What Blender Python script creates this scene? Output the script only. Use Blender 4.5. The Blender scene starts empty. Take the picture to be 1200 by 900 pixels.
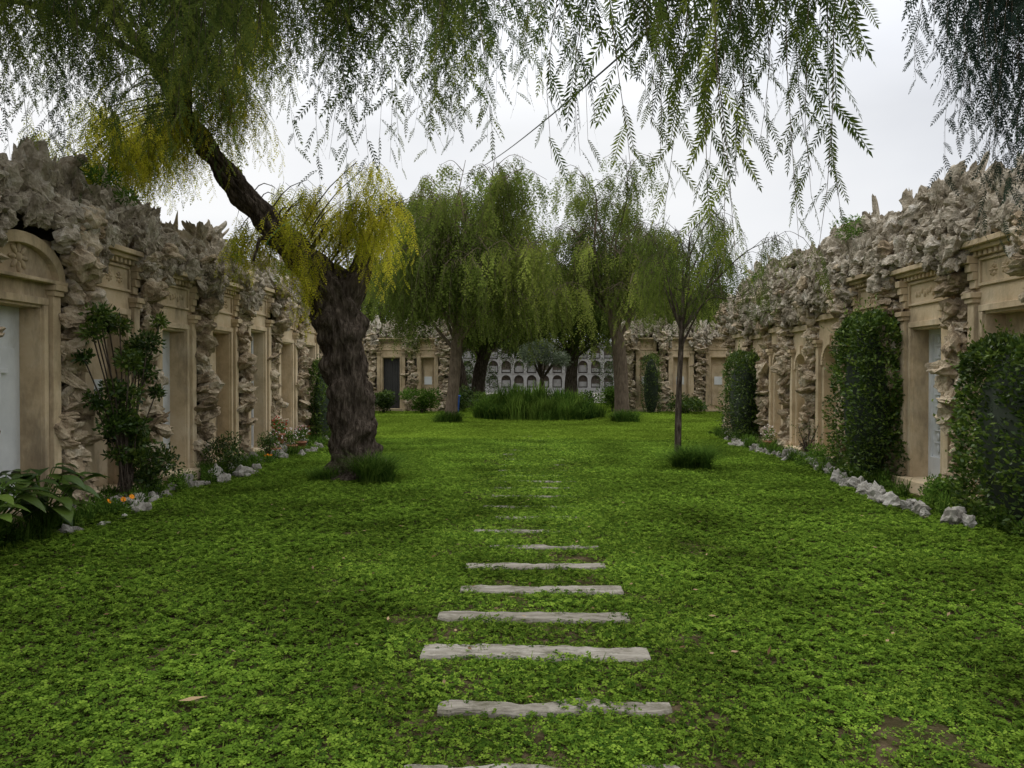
import bpy, bmesh, math
import numpy as np
from mathutils import Vector, Matrix, noise
rng = np.random.default_rng(11)
scene = bpy.context.scene
COL = scene.collection

# ------------------------------------------------------------------ helpers
def unit(a):
    return a / np.maximum(np.linalg.norm(a, axis=-1, keepdims=True), 1e-9)

class MB:
    def __init__(s):
        s.v = []; s.q = []; s.t3 = []; s.t = []; s.n = 0
    def add(s, v, f, tint=0.5):
        v = np.asarray(v, float); f = np.asarray(f, int)
        s.v.append(v)
        (s.q if f.shape[1] == 4 else s.t3).append(f + s.n)
        s.t.append(np.full(len(v), tint) if np.isscalar(tint) else np.asarray(tint, float))
        s.n += len(v)
    def box(s, x0, x1, y0, y1, z0, z1, tint=0.5):
        v = [(x0,y0,z0),(x1,y0,z0),(x1,y1,z0),(x0,y1,z0),(x0,y0,z1),(x1,y0,z1),(x1,y1,z1),(x0,y1,z1)]
        f = [(0,3,2,1),(4,5,6,7),(0,1,5,4),(1,2,6,5),(2,3,7,6),(3,0,4,7)]
        s.add(v, f, tint)
    def mesh(s, name):
        me = bpy.data.meshes.new(name)
        if s.n == 0: return me
        v = np.concatenate(s.v).astype(np.float32)
        loops = []; starts = []; o = 0
        for arr, k in ((s.q, 4), (s.t3, 3)):
            if arr:
                a = np.concatenate(arr); loops.append(a.ravel())
                starts.append(np.arange(len(a)) * k + o); o += len(a) * k
        loops = np.concatenate(loops).astype(np.int32); starts = np.concatenate(starts).astype(np.int32)
        me.vertices.add(len(v)); me.vertices.foreach_set('co', v.ravel())
        me.loops.add(len(loops)); me.loops.foreach_set('vertex_index', loops)
        me.polygons.add(len(starts)); me.polygons.foreach_set('loop_start', starts)
        me.update(calc_edges=True)
        at = me.attributes.new('tint', 'FLOAT', 'POINT')
        at.data.foreach_set('value', np.concatenate(s.t).astype(np.float32))
        return me
    def obj(s, name, mat, parent=None, smooth=False, bevel=0):
        me = s.mesh(name)
        me.materials.append(mat)
        ob = bpy.data.objects.new(name, me); COL.objects.link(ob)
        if parent: ob.parent = parent
        me.polygons.foreach_set('use_smooth', np.full(len(me.polygons), smooth))
        if bevel:
            m = ob.modifiers.new('bevel', 'BEVEL'); m.width = bevel; m.segments = 2; m.limit_method = 'ANGLE'
        return ob

def empty(name, loc=(0,0,0), rz=0):
    e = bpy.data.objects.new(name, None); COL.objects.link(e)
    e.location = loc; e.rotation_euler = (0,0,rz); e.empty_display_size = .3
    return e

def smooth_line(pts, vals, n):
    pts = np.array(pts, float); vals = np.array(vals, float)
    m = len(pts); out = []; ov = []
    P = np.vstack([2*pts[0]-pts[1], pts, 2*pts[-1]-pts[-2]])
    for u in np.linspace(0, m-1-1e-6, n):
        i = int(u); t = u-i
        p0,p1,p2,p3 = P[i],P[i+1],P[i+2],P[i+3]
        out.append(.5*((2*p1)+(-p0+p2)*t+(2*p0-5*p1+4*p2-p3)*t*t+(-p0+3*p1-3*p2+p3)*t**3))
        ov.append(vals[i]*(1-t)+vals[i+1]*t)
    return np.array(out), np.array(ov)

def tube(mb, pts, rad, sides=6, rough=0.0, tint=.5, seed=0., ridge=0.0):
    pts = np.asarray(pts, float); n = len(pts)
    rad = np.broadcast_to(np.asarray(rad, float), (n,))
    T = unit(np.gradient(pts, axis=0))
    a = np.array([1.,0,0]) if abs(T[0][0]) < .8 else np.array([0,1.,0])
    V = []
    ang = np.arange(sides)/sides*2*math.pi
    for i in range(n):
        a = a - T[i]*np.dot(a, T[i]); a /= np.linalg.norm(a)
        b = np.cross(T[i], a)
        r = np.full(sides, rad[i])
        if rough:
            for k in range(sides):
                ridg = abs(noise.noise(Vector((math.cos(ang[k])*3+seed, math.sin(ang[k])*3, i*.09))))
                lump = noise.noise(Vector((math.cos(ang[k])*1.2+seed, math.sin(ang[k])*1.2+5, i*.16)))
                r[k] *= 1 + rough*(lump*1.1 - ridg*1.0)
                if ridge:
                    r[k] -= ridge*abs(noise.noise(Vector((math.cos(ang[k])*6+seed, math.sin(ang[k])*6, i*.22))))
        V.append(pts[i] + np.outer(np.cos(ang)*r, a) + np.outer(np.sin(ang)*r, b))
    V = np.concatenate(V)
    i, k = np.meshgrid(np.arange(n-1), np.arange(sides), indexing='ij')
    k2 = (k+1) % sides
    F = np.stack([i*sides+k, i*sides+k2, (i+1)*sides+k2, (i+1)*sides+k], -1).reshape(-1, 4)
    mb.add(V, F, tint)

def leaflets(mb, P, D, N, L, W, tint):
    S = unit(np.cross(D, N)); L = np.asarray(L)[:, None]; W = np.broadcast_to(W, (len(P),))[:, None]
    v = np.stack([P, P+D*L*.42+S*W*.5, P+D*L, P+D*L*.42-S*W*.5], 1).reshape(-1, 3)
    mb.add(v, np.arange(len(P)*4).reshape(-1, 4), np.repeat(tint, 4))

DOWN = np.array([0,0,-1.])
class Foliage:
    def __init__(s): s.P=[]; s.D=[]; s.L=[]; s.T=[]
    def flush(s, mb, K, lfrac, wfrac, rach=0.0):
        P=np.concatenate(s.P); D=np.concatenate(s.D); L=np.concatenate(s.L); T=np.concatenate(s.T); n=len(P)
        R=rng.normal(size=(n,3))*np.array([.6,.6,.25])+np.array([0,0,.5])
        S=unit(np.cross(D,R))
        t=((np.arange(K)+.6)/K)[None,:,None]
        Lb=L[:,None,None]
        pos=P[:,None]+D[:,None]*Lb*t+DOWN*.32*Lb*t*t
        tan=unit(D[:,None]+DOWN*.64*t)
        N=np.cross(tan,np.broadcast_to(S[:,None],tan.shape))
        tint=np.clip(np.repeat(T,K)+rng.normal(0,.06,n*K),0,1)
        prof=(.55+.45*np.sin(math.pi*np.clip(t,0,1)))
        for sg in (-1,1):
            d=unit(tan*.68+sg*S[:,None]*.73+DOWN*.12+rng.normal(0,.07,tan.shape))
            l=(Lb*lfrac*prof).reshape(-1)*rng.uniform(.8,1.15,n*K)
            leaflets(mb,pos.reshape(-1,3),d.reshape(-1,3),N.reshape(-1,3),l,l*wfrac,tint)
        l=L*lfrac
        leaflets(mb,pos[:,-1],tan[:,-1],N[:,-1],l,l*wfrac,T)
        if rach:
            a=P; b=pos[:,K//2]; c=pos[:,-1]
            for p,q in ((a,b),(b,c)):
                v=np.stack([p-S*rach,p+S*rach,q+S*rach,q-S*rach],1).reshape(-1,3)
                mb.add(v,np.arange(n*4).reshape(-1,4),np.repeat(T,4))

def strand(fol, tw, start, length, az, bend, spacing, leafL, tint, twr=.003, dirz=.7, first=.06, tipt=0.):
    s=np.arange(first,length,spacing)
    if len(s)<2: return
    h=np.array([math.cos(az),math.sin(az),0]); w=np.array([-h[1],h[0],0])
    ph=rng.uniform(0,6); am=length*.04
    def path(t):
        t=np.asarray(t)[:,None]
        return start+h*bend*(1-(1-t)**2)+DOWN*length*(.2*t+.8*t**1.35)+w*am*np.sin(t*5+ph)*t+h*am*np.cos(t*4+ph*2)*t
    t=s/length; p=path(t); m=len(s)
    a=rng.uniform(0,6)+np.arange(m)*2.6+rng.normal(0,.5,m)
    D=unit(np.stack([np.cos(a),np.sin(a),-dirz-rng.uniform(0,.9,m)],-1))
    fol.P.append(p); fol.D.append(D)
    fol.L.append(leafL*rng.uniform(.7,1.15,m)*(1-.45*t**2)); fol.T.append(np.clip(tint+tipt*t+rng.normal(0,.07,m),0,1))
    tt=np.linspace(0,1,6); tube(tw,path(tt),twr*(1.2-tt*.9),3,tint=.5)

# ------------------------------------------------------------------ materials
def newmat(name):
    m=bpy.data.materials.new(name); m.use_nodes=True
    nt=m.node_tree; nt.nodes.clear()
    out=nt.nodes.new('ShaderNodeOutputMaterial')
    return m,nt,out
def N(nt,t,**k):
    n=nt.nodes.new(t)
    for a,b in k.items(): setattr(n,a,b)
    return n
def ramp(nt,stops):
    r=N(nt,'ShaderNodeValToRGB'); e=r.color_ramp.elements
    while len(e)<len(stops): e.new(.5)
    for i,(p,c) in enumerate(stops): e[i].position=p; e[i].color=(*c,1)
    return r

def leaf_mat(name, stops, trans=.3, gloss=False, nscale=.8, namp=.35, detail=1):
    m,nt,out=newmat(name); L=nt.links
    at=N(nt,'ShaderNodeAttribute',attribute_name='tint')
    r=ramp(nt,stops); L.new(at.outputs['Fac'],r.inputs[0])
    geo=N(nt,'ShaderNodeNewGeometry'); no=N(nt,'ShaderNodeTexNoise'); no.inputs['Scale'].default_value=nscale
    no.inputs['Detail'].default_value=detail
    L.new(geo.outputs['Position'],no.inputs['Vector'])
    mr=N(nt,'ShaderNodeMapRange'); mr.inputs[1].default_value=.3; mr.inputs[2].default_value=.7
    mr.inputs[3].default_value=1-namp; mr.inputs[4].default_value=1+namp
    L.new(no.outputs['Fac'],mr.inputs[0])
    mx=N(nt,'ShaderNodeVectorMath',operation='SCALE'); L.new(r.outputs[0],mx.inputs[0]); L.new(mr.outputs[0],mx.inputs['Scale'])
    if gloss:
        p=N(nt,'ShaderNodeBsdfPrincipled'); p.inputs['Roughness'].default_value=.42; p.inputs['Specular IOR Level'].default_value=.25
        L.new(mx.outputs[0],p.inputs['Base Color'])
    else:
        p=N(nt,'ShaderNodeBsdfDiffuse'); L.new(mx.outputs[0],p.inputs[0])
    tr=N(nt,'ShaderNodeBsdfTranslucent'); L.new(mx.outputs[0],tr.inputs[0])
    ms=N(nt,'ShaderNodeMixShader'); ms.inputs[0].default_value=trans
    L.new(p.outputs[0],ms.inputs[1]); L.new(tr.outputs[0],ms.inputs[2]); L.new(ms.outputs[0],out.inputs[0])
    return m

def stone_mat(name, stops, scale=3, bump=.4, stain=.5, rough=.9, tintmix=.5, fine=40, bdist=.02, stretch=(1,1,1), staincol=(.09,.075,.055)):
    m,nt,out=newmat(name); L=nt.links
    geo=N(nt,'ShaderNodeNewGeometry'); mp=N(nt,'ShaderNodeMapping'); mp.inputs['Scale'].default_value=stretch
    L.new(geo.outputs['Position'],mp.inputs[0])
    n1=N(nt,'ShaderNodeTexNoise'); n1.inputs['Scale'].default_value=scale; n1.inputs['Detail'].default_value=5; n1.inputs['Roughness'].default_value=.68
    L.new(mp.outputs[0],n1.inputs['Vector'])
    at=N(nt,'ShaderNodeAttribute',attribute_name='tint')
    mr=N(nt,'ShaderNodeMapRange'); mr.inputs[1].default_value=.3; mr.inputs[2].default_value=.7
    L.new(n1.outputs['Fac'],mr.inputs[0])
    mm=N(nt,'ShaderNodeMix'); mm.inputs[0].default_value=tintmix
    L.new(mr.outputs[0],mm.inputs[2]); L.new(at.outputs['Fac'],mm.inputs[3])
    r=ramp(nt,stops); L.new(mm.outputs[0],r.inputs[0])
    n2=N(nt,'ShaderNodeTexNoise'); n2.inputs['Scale'].default_value=scale*.45; n2.inputs['Detail'].default_value=5; n2.inputs['Roughness'].default_value=.75
    mp2=N(nt,'ShaderNodeMapping'); mp2.inputs['Scale'].default_value=(1.6,1.6,.6); L.new(geo.outputs['Position'],mp2.inputs[0]); L.new(mp2.outputs[0],n2.inputs['Vector'])
    sr=N(nt,'ShaderNodeMapRange'); sr.inputs[1].default_value=.5; sr.inputs[2].default_value=.68; sr.inputs[4].default_value=stain
    L.new(n2.outputs['Fac'],sr.inputs[0])
    mc=N(nt,'ShaderNodeMix',data_type='RGBA'); L.new(sr.outputs[0],mc.inputs[0]); L.new(r.outputs[0],mc.inputs[6]); mc.inputs[7].default_value=(*staincol,1)
    if rough<.8:
        p=N(nt,'ShaderNodeBsdfPrincipled'); p.inputs['Roughness'].default_value=rough; p.inputs['Specular IOR Level'].default_value=.3; cin=p.inputs['Base Color']
    else:
        p=N(nt,'ShaderNodeBsdfDiffuse'); p.inputs['Roughness'].default_value=.8; cin=p.inputs[0]
    L.new(mc.outputs[2],cin)
    n3=N(nt,'ShaderNodeTexNoise'); n3.inputs['Scale'].default_value=fine; n3.inputs['Detail'].default_value=3
    L.new(mp.outputs[0],n3.inputs['Vector'])
    ad=N(nt,'ShaderNodeMath',operation='ADD'); L.new(n1.outputs['Fac'],ad.inputs[0])
    ml=N(nt,'ShaderNodeMath',operation='MULTIPLY'); ml.inputs[1].default_value=.5; L.new(n3.outputs['Fac'],ml.inputs[0]); L.new(ml.outputs[0],ad.inputs[1])
    b=N(nt,'ShaderNodeBump'); b.inputs['Strength'].default_value=bump; b.inputs['Distance'].default_value=bdist
    L.new(ad.outputs[0],b.inputs['Height']); L.new(b.outputs[0],p.inputs['Normal']); L.new(p.outputs[0],out.inputs[0])
    return m

def plain_mat(name,col,rough=.6,metal=0,spec=.5):
    m,nt,out=newmat(name); L=nt.links
    p=N(nt,'ShaderNodeBsdfPrincipled'); p.inputs['Roughness'].default_value=rough; p.inputs['Metallic'].default_value=metal; p.inputs['Specular IOR Level'].default_value=spec
    geo=N(nt,'ShaderNodeNewGeometry'); no=N(nt,'ShaderNodeTexNoise'); no.inputs['Scale'].default_value=6; no.inputs['Detail'].default_value=4
    L.new(geo.outputs['Position'],no.inputs['Vector'])
    r=ramp(nt,[(.3,tuple(c*.7 for c in col)),(.65,col)]); L.new(no.outputs['Fac'],r.inputs[0])
    L.new(r.outputs[0],p.inputs['Base Color']); L.new(p.outputs[0],out.inputs[0])
    return m

M_rock=stone_mat('rockwork_stone',[(0,(.13,.095,.06)),(.35,(.36,.28,.185)),(.65,(.54,.45,.32)),(1,(.68,.62,.52))],scale=7,bump=1.0,stain=.55,tintmix=.45,bdist=.04)
M_crown=stone_mat('crown_rock',[(0,(.10,.08,.055)),(.35,(.31,.265,.195)),(.65,(.50,.445,.355)),(1,(.66,.63,.57))],scale=6,bump=1.0,stain=.7,tintmix=.4,bdist=.05,staincol=(.085,.07,.045))
M_rockw=stone_mat('pale_rock',[(0,(.15,.14,.115)),(.4,(.32,.30,.26)),(1,(.52,.50,.45))],scale=8,bump=.8,stain=.65,bdist=.02)
M_stone=stone_mat('sandstone_ashlar',[(0,(.36,.27,.16)),(.5,(.57,.455,.295)),(1,(.68,.58,.42))],scale=2.4,bump=.5,stain=.75,tintmix=.35,bdist=.012,staincol=(.22,.175,.12))
M_core=stone_mat('rubble_core',[(0,(.06,.05,.04)),(1,(.17,.14,.11))],scale=5,bump=.8,bdist=.04)
M_marble=stone_mat('white_marble',[(0,(.52,.54,.54)),(1,(.78,.79,.78))],scale=3,bump=.15,stain=.5,rough=.45,staincol=(.36,.34,.30))
M_glass=plain_mat('glass_pane',(.14,.21,.24),.12,0,.8)
M_dark=plain_mat('doorway_shade',(.035,.033,.03),.5)  # near-black colour stands in for the shade inside open doorways
M_bark=stone_mat('bark',[(0,(.018,.013,.010)),(.5,(.095,.075,.058)),(1,(.24,.195,.155))],scale=9,bump=1.0,stain=.3,rough=.95,tintmix=.12,fine=34,bdist=.07,stretch=(2.4,2.4,.5),staincol=(.02,.016,.012))
M_bark2=stone_mat('pale_bark',[(0,(.08,.06,.045)),(.5,(.17,.13,.095)),(1,(.28,.22,.165))],scale=9,bump=.8,stain=.3,rough=.95,tintmix=.2,fine=30,bdist=.03,stretch=(2,2,.5),staincol=(.05,.04,.03))
M_plank=stone_mat('weathered_slab',[(0,(.12,.105,.08)),(.5,(.27,.245,.20)),(1,(.42,.395,.34))],scale=7,bump=.9,stain=.9,tintmix=.3,bdist=.012,stretch=(.7,3.5,4),staincol=(.09,.085,.05))
M_leafA=leaf_mat('pepper_leaf',[(0,(.022,.040,.014)),(.5,(.080,.115,.026)),(1,(.21,.24,.045))],trans=.5)
M_leafN=leaf_mat('pepper_leaf_near',[(0,(.018,.034,.014)),(.5,(.060,.090,.020)),(1,(.20,.23,.03))],trans=.45)
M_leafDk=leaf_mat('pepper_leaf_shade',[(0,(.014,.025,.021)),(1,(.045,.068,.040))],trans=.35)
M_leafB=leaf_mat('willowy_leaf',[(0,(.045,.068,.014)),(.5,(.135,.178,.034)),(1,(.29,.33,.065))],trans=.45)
M_leafY=leaf_mat('yellow_leaf',[(0,(.14,.18,.02)),(.5,(.38,.38,.03)),(1,(.64,.57,.06))],trans=.5)
M_hedge=leaf_mat('hedge_leaf',[(0,(.016,.038,.008)),(.5,(.055,.10,.016)),(1,(.15,.21,.03))],trans=.25,gloss=True)
M_olive=leaf_mat('olive_leaf',[(0,(.05,.07,.04)),(1,(.16,.19,.12))],trans=.2)
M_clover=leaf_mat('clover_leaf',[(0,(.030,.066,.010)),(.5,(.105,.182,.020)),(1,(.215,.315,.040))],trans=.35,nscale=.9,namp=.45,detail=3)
M_turf=leaf_mat('turf_leaf',[(0,(.075,.13,.012)),(.5,(.155,.245,.024)),(1,(.245,.345,.045))],trans=.35,nscale=.5,namp=.35,detail=3)
M_grassb=leaf_mat('grass_blade',[(0,(.024,.058,.012)),(.5,(.075,.145,.022)),(1,(.17,.26,.045))],trans=.35)
M_soil=stone_mat('soil',[(0,(.028,.028,.012)),(.5,(.060,.048,.024)),(1,(.13,.095,.06))],scale=5,bump=.9,stain=.4,bdist=.03,tintmix=0,staincol=(.025,.04,.01))
M_gravel=stone_mat('gravel',[(0,(.20,.185,.155)),(1,(.34,.32,.28))],scale=20,bump=.6,stain=.2,tintmix=0)
M_petal_o=leaf_mat('orange_petal',[(0,(.7,.20,.02)),(1,(.85,.35,.03))],trans=.2)
M_petal_w=leaf_mat('pink_petal',[(0,(.6,.25,.32)),(.5,(.75,.7,.68)),(1,(.8,.78,.75))],trans=.2)
M_petal_r=leaf_mat('red_petal',[(0,(.35,.03,.03)),(1,(.55,.08,.05))],trans=.2)
M_terra=plain_mat('terracotta',(.36,.15,.08),.8)
M_teal=plain_mat('teal_ribbon',(.01,.30,.22),.6)
M_blue=plain_mat('blue_plastic',(.02,.09,.40),.4)
M_white=stone_mat('whitewash',[(0,(.20,.195,.18)),(1,(.36,.35,.33))],scale=1.2,bump=.1,stain=.5,tintmix=.4)
M_wire=plain_mat('wire_sheath',(.03,.03,.03),.5)
M_dead=leaf_mat('dead_leaf',[(0,(.12,.07,.035)),(1,(.32,.23,.13))],trans=.1)
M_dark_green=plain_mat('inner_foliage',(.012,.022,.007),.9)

# ------------------------------------------------------------------ ground
def gz(x,y):
    return .035*noise.noise(Vector((x*.35,y*.35,0)))+.012*noise.noise(Vector((x*1.3,y*1.3,4)))
xs=np.concatenate([[-400,-200,-100,-40],np.arange(-10,10.01,.25),[40,100,200,400]]); ys=np.concatenate([[-400,-150,-40],np.arange(-4,44,.25),[60,90,150,400]])
g=MB()
X,Y=np.meshgrid(xs,ys,indexing='ij')
Z=np.zeros_like(X)
for i in range(X.shape[0]):
    for j in range(X.shape[1]):
        if abs(X[i,j])<10.5 and -4.5<Y[i,j]<44.5: Z[i,j]=gz(X[i,j],Y[i,j])
nx,ny=X.shape
ii,jj=np.meshgrid(np.arange(nx-1),np.arange(ny-1),indexing='ij')
F=np.stack([ii*ny+jj,(ii+1)*ny+jj,(ii+1)*ny+jj+1,ii*ny+jj+1],-1).reshape(-1,4)
g.add(np.stack([X,Y,Z],-1).reshape(-1,3),F,.5)
g.obj('ground',M_soil,smooth=True)
gg=MB(); gg.add([(-14,43,.06),(16,43,.06),(16,68.5,.06),(-14,68.5,.06)],[(0,1,2,3)]); gg.obj('gravel_courtyard',M_gravel)

# ------------------------------------------------------------------ slabs
path=empty('stepping_slab_path')
plank_rects=[]
ysP=[3.0,3.62,4.34,5.0,5.7,6.4,7.1,7.8,8.55,9.3,10.1,10.8,11.5,12.2,12.95,13.7,14.5,15.3,16.1,17,18,19,20]
cx=[.06,.10,.01,.0,.06,.02,.1,-.05,.08,-.03,.05,.0,.05,.02,.0,.04,.03,.0,.02,.02,.0,.02,0]
wd=[1.16,1.10,1.28,1.24,1.20,1.16,1.0,1.1,1.0,1.15,1.2,1.1,1.2,1.1,1.2,1.2,1.1,1.2,1.2,1.2,1.2,1.2,1.2]
dp=[.19,.13,.21,.19,.18,.17,.12,.13,.16,.15,.14,.12,.16,.15,.13,.15,.14,.13,.13,.12,.12,.1,.1]
for k,(yy,cxx,w,d) in enumerate(zip(ysP,cx,wd,dp)):
    mb=MB(); n=60; V=[]; rz=rng.normal(0,.026); hz=-.014
    for i in range(n+1):
        u=(i/n-.5)*w
        e0=-d/2+.045*noise.noise(Vector((u*3.5,k*3.1,0)))+.018*noise.noise(Vector((u*15,k*3.1,0))); e1=d/2+.045*noise.noise(Vector((u*3.5,k*3.1,9)))+.018*noise.noise(Vector((u*15,k*3.1,9)))
        endt=max(0,abs(u)/(w/2)-.9)*1.6*abs(noise.noise(Vector((k*2.,u,3)))+.15)*2
        for (yy2,zz) in ((e0+endt*d,-.08),(e0+endt*d,.018),(e0+.012+endt*d,.031),((e0+e1)/2,.033),(e1-.012-endt*d,.031),(e1-endt*d,.018),(e1-endt*d,-.08)):
            z=zz+hz+.008*noise.noise(Vector((u*9,yy2*20,k)))
            V.append((cxx+u-yy2*rz,yy+yy2+u*rz,z+gz(cxx,yy)))
    m_=7
    Fq=[(i*m_+j,(i+1)*m_+j,(i+1)*m_+j+1,i*m_+j+1) for i in range(n) for j in range(m_-1)]
    mb.add(V,Fq,float(rng.uniform(.1,.8)))
    for e in (0,n*m_):
        for tri in ((0,1,6),(1,5,6),(1,2,5),(2,4,5),(2,3,4)):
            mb.add([V[e+q] for q in tri],[(0,1,2)])
    mb.obj('slab',M_plank,path)
    plank_rects.append((cxx-w/2,cxx+w/2,yy-d/2,yy+d/2,k))

# ------------------------------------------------------------------ lawn scatter
def clover(mb,r,c,szr,tb=None):
    n=len(c); sz=r.uniform(*szr,n); rot=r.uniform(0,6.28,n); base=r.uniform(0,1,n) if tb is None else tb
    tilt=r.normal(0,.33,(n,2))
    for k in range(3):
        an=rot+k*2.094
        D=unit(np.stack([np.cos(an),np.sin(an),-.05+tilt[:,0]*np.cos(an)+tilt[:,1]*np.sin(an)],-1))
        Nn=unit(np.stack([-tilt[:,0],-tilt[:,1],np.ones(n)],-1))
        S=unit(np.cross(D,Nn)); L=sz[:,None]
        v=np.stack([c,c+D*L*.75+S*L*.55,c+D*L*1.0,c+D*L*.75-S*L*.55],1).reshape(-1,3)
        mb.add(v,np.arange(n*4).reshape(-1,4),np.repeat(np.clip(base+r.normal(0,.05,n),0,1),4))
def blades_simple(mb,r,P,h):
    m=len(P); D=unit(np.stack([r.normal(0,.45,m),r.normal(0,.45,m),np.ones(m)],-1))
    leaflets(mb,P,D,r.normal(size=(m,3)),r.uniform(*h,m),.0055,r.uniform(.3,1,m))
def coll_obj(coll,mb,name,mat):
    me=mb.mesh(name); me.materials.append(mat); coll.objects.link(bpy.data.objects.new(name,me))
C_small=bpy.data.collections.new('clover_clumps')
for s in range(6):
    r=np.random.default_rng(s); mb=MB(); n=100
    rad=.17*np.sqrt(r.uniform(0,1,n)); a=r.uniform(0,6.28,n)
    clover(mb,r,np.stack([rad*np.cos(a),rad*np.sin(a),r.uniform(.010,.046,n)*(1.1-rad/.3)],-1),(.011,.019))
    rad=.16*np.sqrt(r.uniform(0,1,10)); a=r.uniform(0,6.28,10)
    blades_simple(mb,r,np.stack([rad*np.cos(a),rad*np.sin(a),np.zeros(10)],-1),(.035,.07))
    coll_obj(C_small,mb,'clover_clump',M_clover)
TS=.5
def tile_coll(name,n,szr,nb,bh,mat,zmax):
    C=bpy.data.collections.new(name)
    for s in range(8):
        r=np.random.default_rng(50+s); mb=MB()
        xy=r.uniform(-TS/2-.02,TS/2+.02,(n,2)); ds=r.uniform(0,100)
        hh=np.array([.5+.75*noise.noise(Vector((x*11+ds,y*11,0)))+.35*noise.noise(Vector((x*27+ds,y*27,5))) for x,y in xy])
        hh=np.clip(hh,.05,1.1)
        z=zmax*hh*np.sqrt(r.uniform(.1,1,n))
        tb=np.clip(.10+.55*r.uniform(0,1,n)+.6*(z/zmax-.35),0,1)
        clover(mb,r,np.stack([xy[:,0],xy[:,1],z],-1),szr,tb)
        P=np.stack([r.uniform(-TS/2,TS/2,nb),r.uniform(-TS/2,TS/2,nb),np.zeros(nb)],-1); blades_simple(mb,r,P,bh)
        coll_obj(C,mb,name+'_tile',mat)
    return C
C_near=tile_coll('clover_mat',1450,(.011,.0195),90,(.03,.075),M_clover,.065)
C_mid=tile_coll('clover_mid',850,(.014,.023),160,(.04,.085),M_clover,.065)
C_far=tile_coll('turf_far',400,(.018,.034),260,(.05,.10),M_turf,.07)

def scatter_obj(name,pts,scales,rots,coll):
    me=bpy.data.meshes.new(name); me.vertices.add(len(pts)); me.vertices.foreach_set('co',np.asarray(pts,np.float32).ravel())
    for nm,vals in (('sc',scales),('rz',rots)):
        at=me.attributes.new(nm,'FLOAT','POINT'); at.data.foreach_set('value',np.asarray(vals,np.float32))
    ob=bpy.data.objects.new(name,me); COL.objects.link(ob)
    ng=bpy.data.node_groups.new(name+'_nodes','GeometryNodeTree')
    ng.interface.new_socket(name='Geometry',in_out='INPUT',socket_type='NodeSocketGeometry')
    ng.interface.new_socket(name='Geometry',in_out='OUTPUT',socket_type='NodeSocketGeometry')
    gi=ng.nodes.new('NodeGroupInput'); go=ng.nodes.new('NodeGroupOutput')
    ci=ng.nodes.new('GeometryNodeCollectionInfo'); ci.inputs['Collection'].default_value=coll
    ci.inputs['Separate Children'].default_value=True; ci.inputs['Reset Children'].default_value=True
    ip=ng.nodes.new('GeometryNodeInstanceOnPoints'); ip.inputs['Pick Instance'].default_value=True
    na=ng.nodes.new('GeometryNodeInputNamedAttribute'); na.data_type='FLOAT'; na.inputs['Name'].default_value='sc'
    nr=ng.nodes.new('GeometryNodeInputNamedAttribute'); nr.data_type='FLOAT'; nr.inputs['Name'].default_value='rz'
    cb=ng.nodes.new('ShaderNodeCombineXYZ')
    L=ng.links
    L.new(nr.outputs[0],cb.inputs[2])
    L.new(gi.outputs[0],ip.inputs['Points']); L.new(ci.outputs[0],ip.inputs['Instance'])
    L.new(cb.outputs[0],ip.inputs['Rotation']); L.new(na.outputs[0],ip.inputs['Scale']); L.new(ip.outputs[0],go.inputs[0])
    md=ob.modifiers.new('scatter','NODES'); md.node_group=ng
    return ob
def bare(x,y): return noise.noise(Vector((x*.9,y*.9,3)))+.5*noise.noise(Vector((x*3,y*3,7)))
small=([],[],[])
def put(L,x,y,s,r,dz=-.004): L[0].append((x,y,gz(x,y)+dz)); L[1].append(s); L[2].append(r)
BT=.46
def tiles(name,coll,x0,x1,y0,y1,skip_path,chk):
    L=([],[],[])
    for x in np.arange(x0+TS/2,x1,TS):
        for y in np.arange(y0+TS/2,y1,TS):
            if skip_path and abs(x-.05)<1.0-.001: continue
            if chk and max(bare(x+a,y+b) for a in (-.15,0,.15) for b in (-.15,0,.15))>BT-.04:
                for q in range(26):
                    xx=x+rng.uniform(-.25,.25); yy=y+rng.uniform(-.25,.25); bb=bare(xx,yy)
                    if bb<BT: put(small,xx,yy,rng.uniform(.75,1.1),rng.uniform(0,6.28))
                    elif rng.random()<.45: put(small,xx,yy,rng.uniform(.25,.6),rng.uniform(0,6.28))
                continue
            put(L,x,y,1.,rng.integers(4)*math.pi/2,-.004+rng.normal(0,.003))
    scatter_obj(name,*L,coll)
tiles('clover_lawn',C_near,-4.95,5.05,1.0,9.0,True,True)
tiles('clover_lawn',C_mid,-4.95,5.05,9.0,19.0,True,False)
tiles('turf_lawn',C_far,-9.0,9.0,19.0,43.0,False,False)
def in_slab(x,y,extra=0):
    for (a,bb,c,d,k) in plank_rects:
        m=.05+.11*noise.noise(Vector((x*3.5,y*2,2)))+extra
        if k>=6:
            if noise.noise(Vector((x*2.3+k*5,y*2,11)))>(-.10 if k<12 else -.25) : m-=.14 if k<12 else .2
        if c-m<y<d+m and a-m<x<bb+m: return True
    return False
for (ya,yb,dn,sc) in ((1.0,8,60,.95),(8,13,46,1.1),(13,19.1,34,1.3)):
    n=int(2.1*(yb-ya)*dn)
    for x,y in zip(rng.uniform(-1.0,1.1,n),rng.uniform(ya,yb,n)):
        if in_slab(x,y): continue
        put(small,x,y,sc*rng.uniform(.8,1.2),rng.uniform(0,6.28))
for (a,b,c,d,k) in plank_rects[:14]:
    for x in np.arange(a-.05,b+.05,.035):
        for yy in (c-.04,d+.04): put(small,x,yy+rng.normal(0,.028),rng.uniform(.24,.5),rng.uniform(0,6.28),-.006)
scatter_obj('clover_path_edge',*small,C_small)

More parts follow.
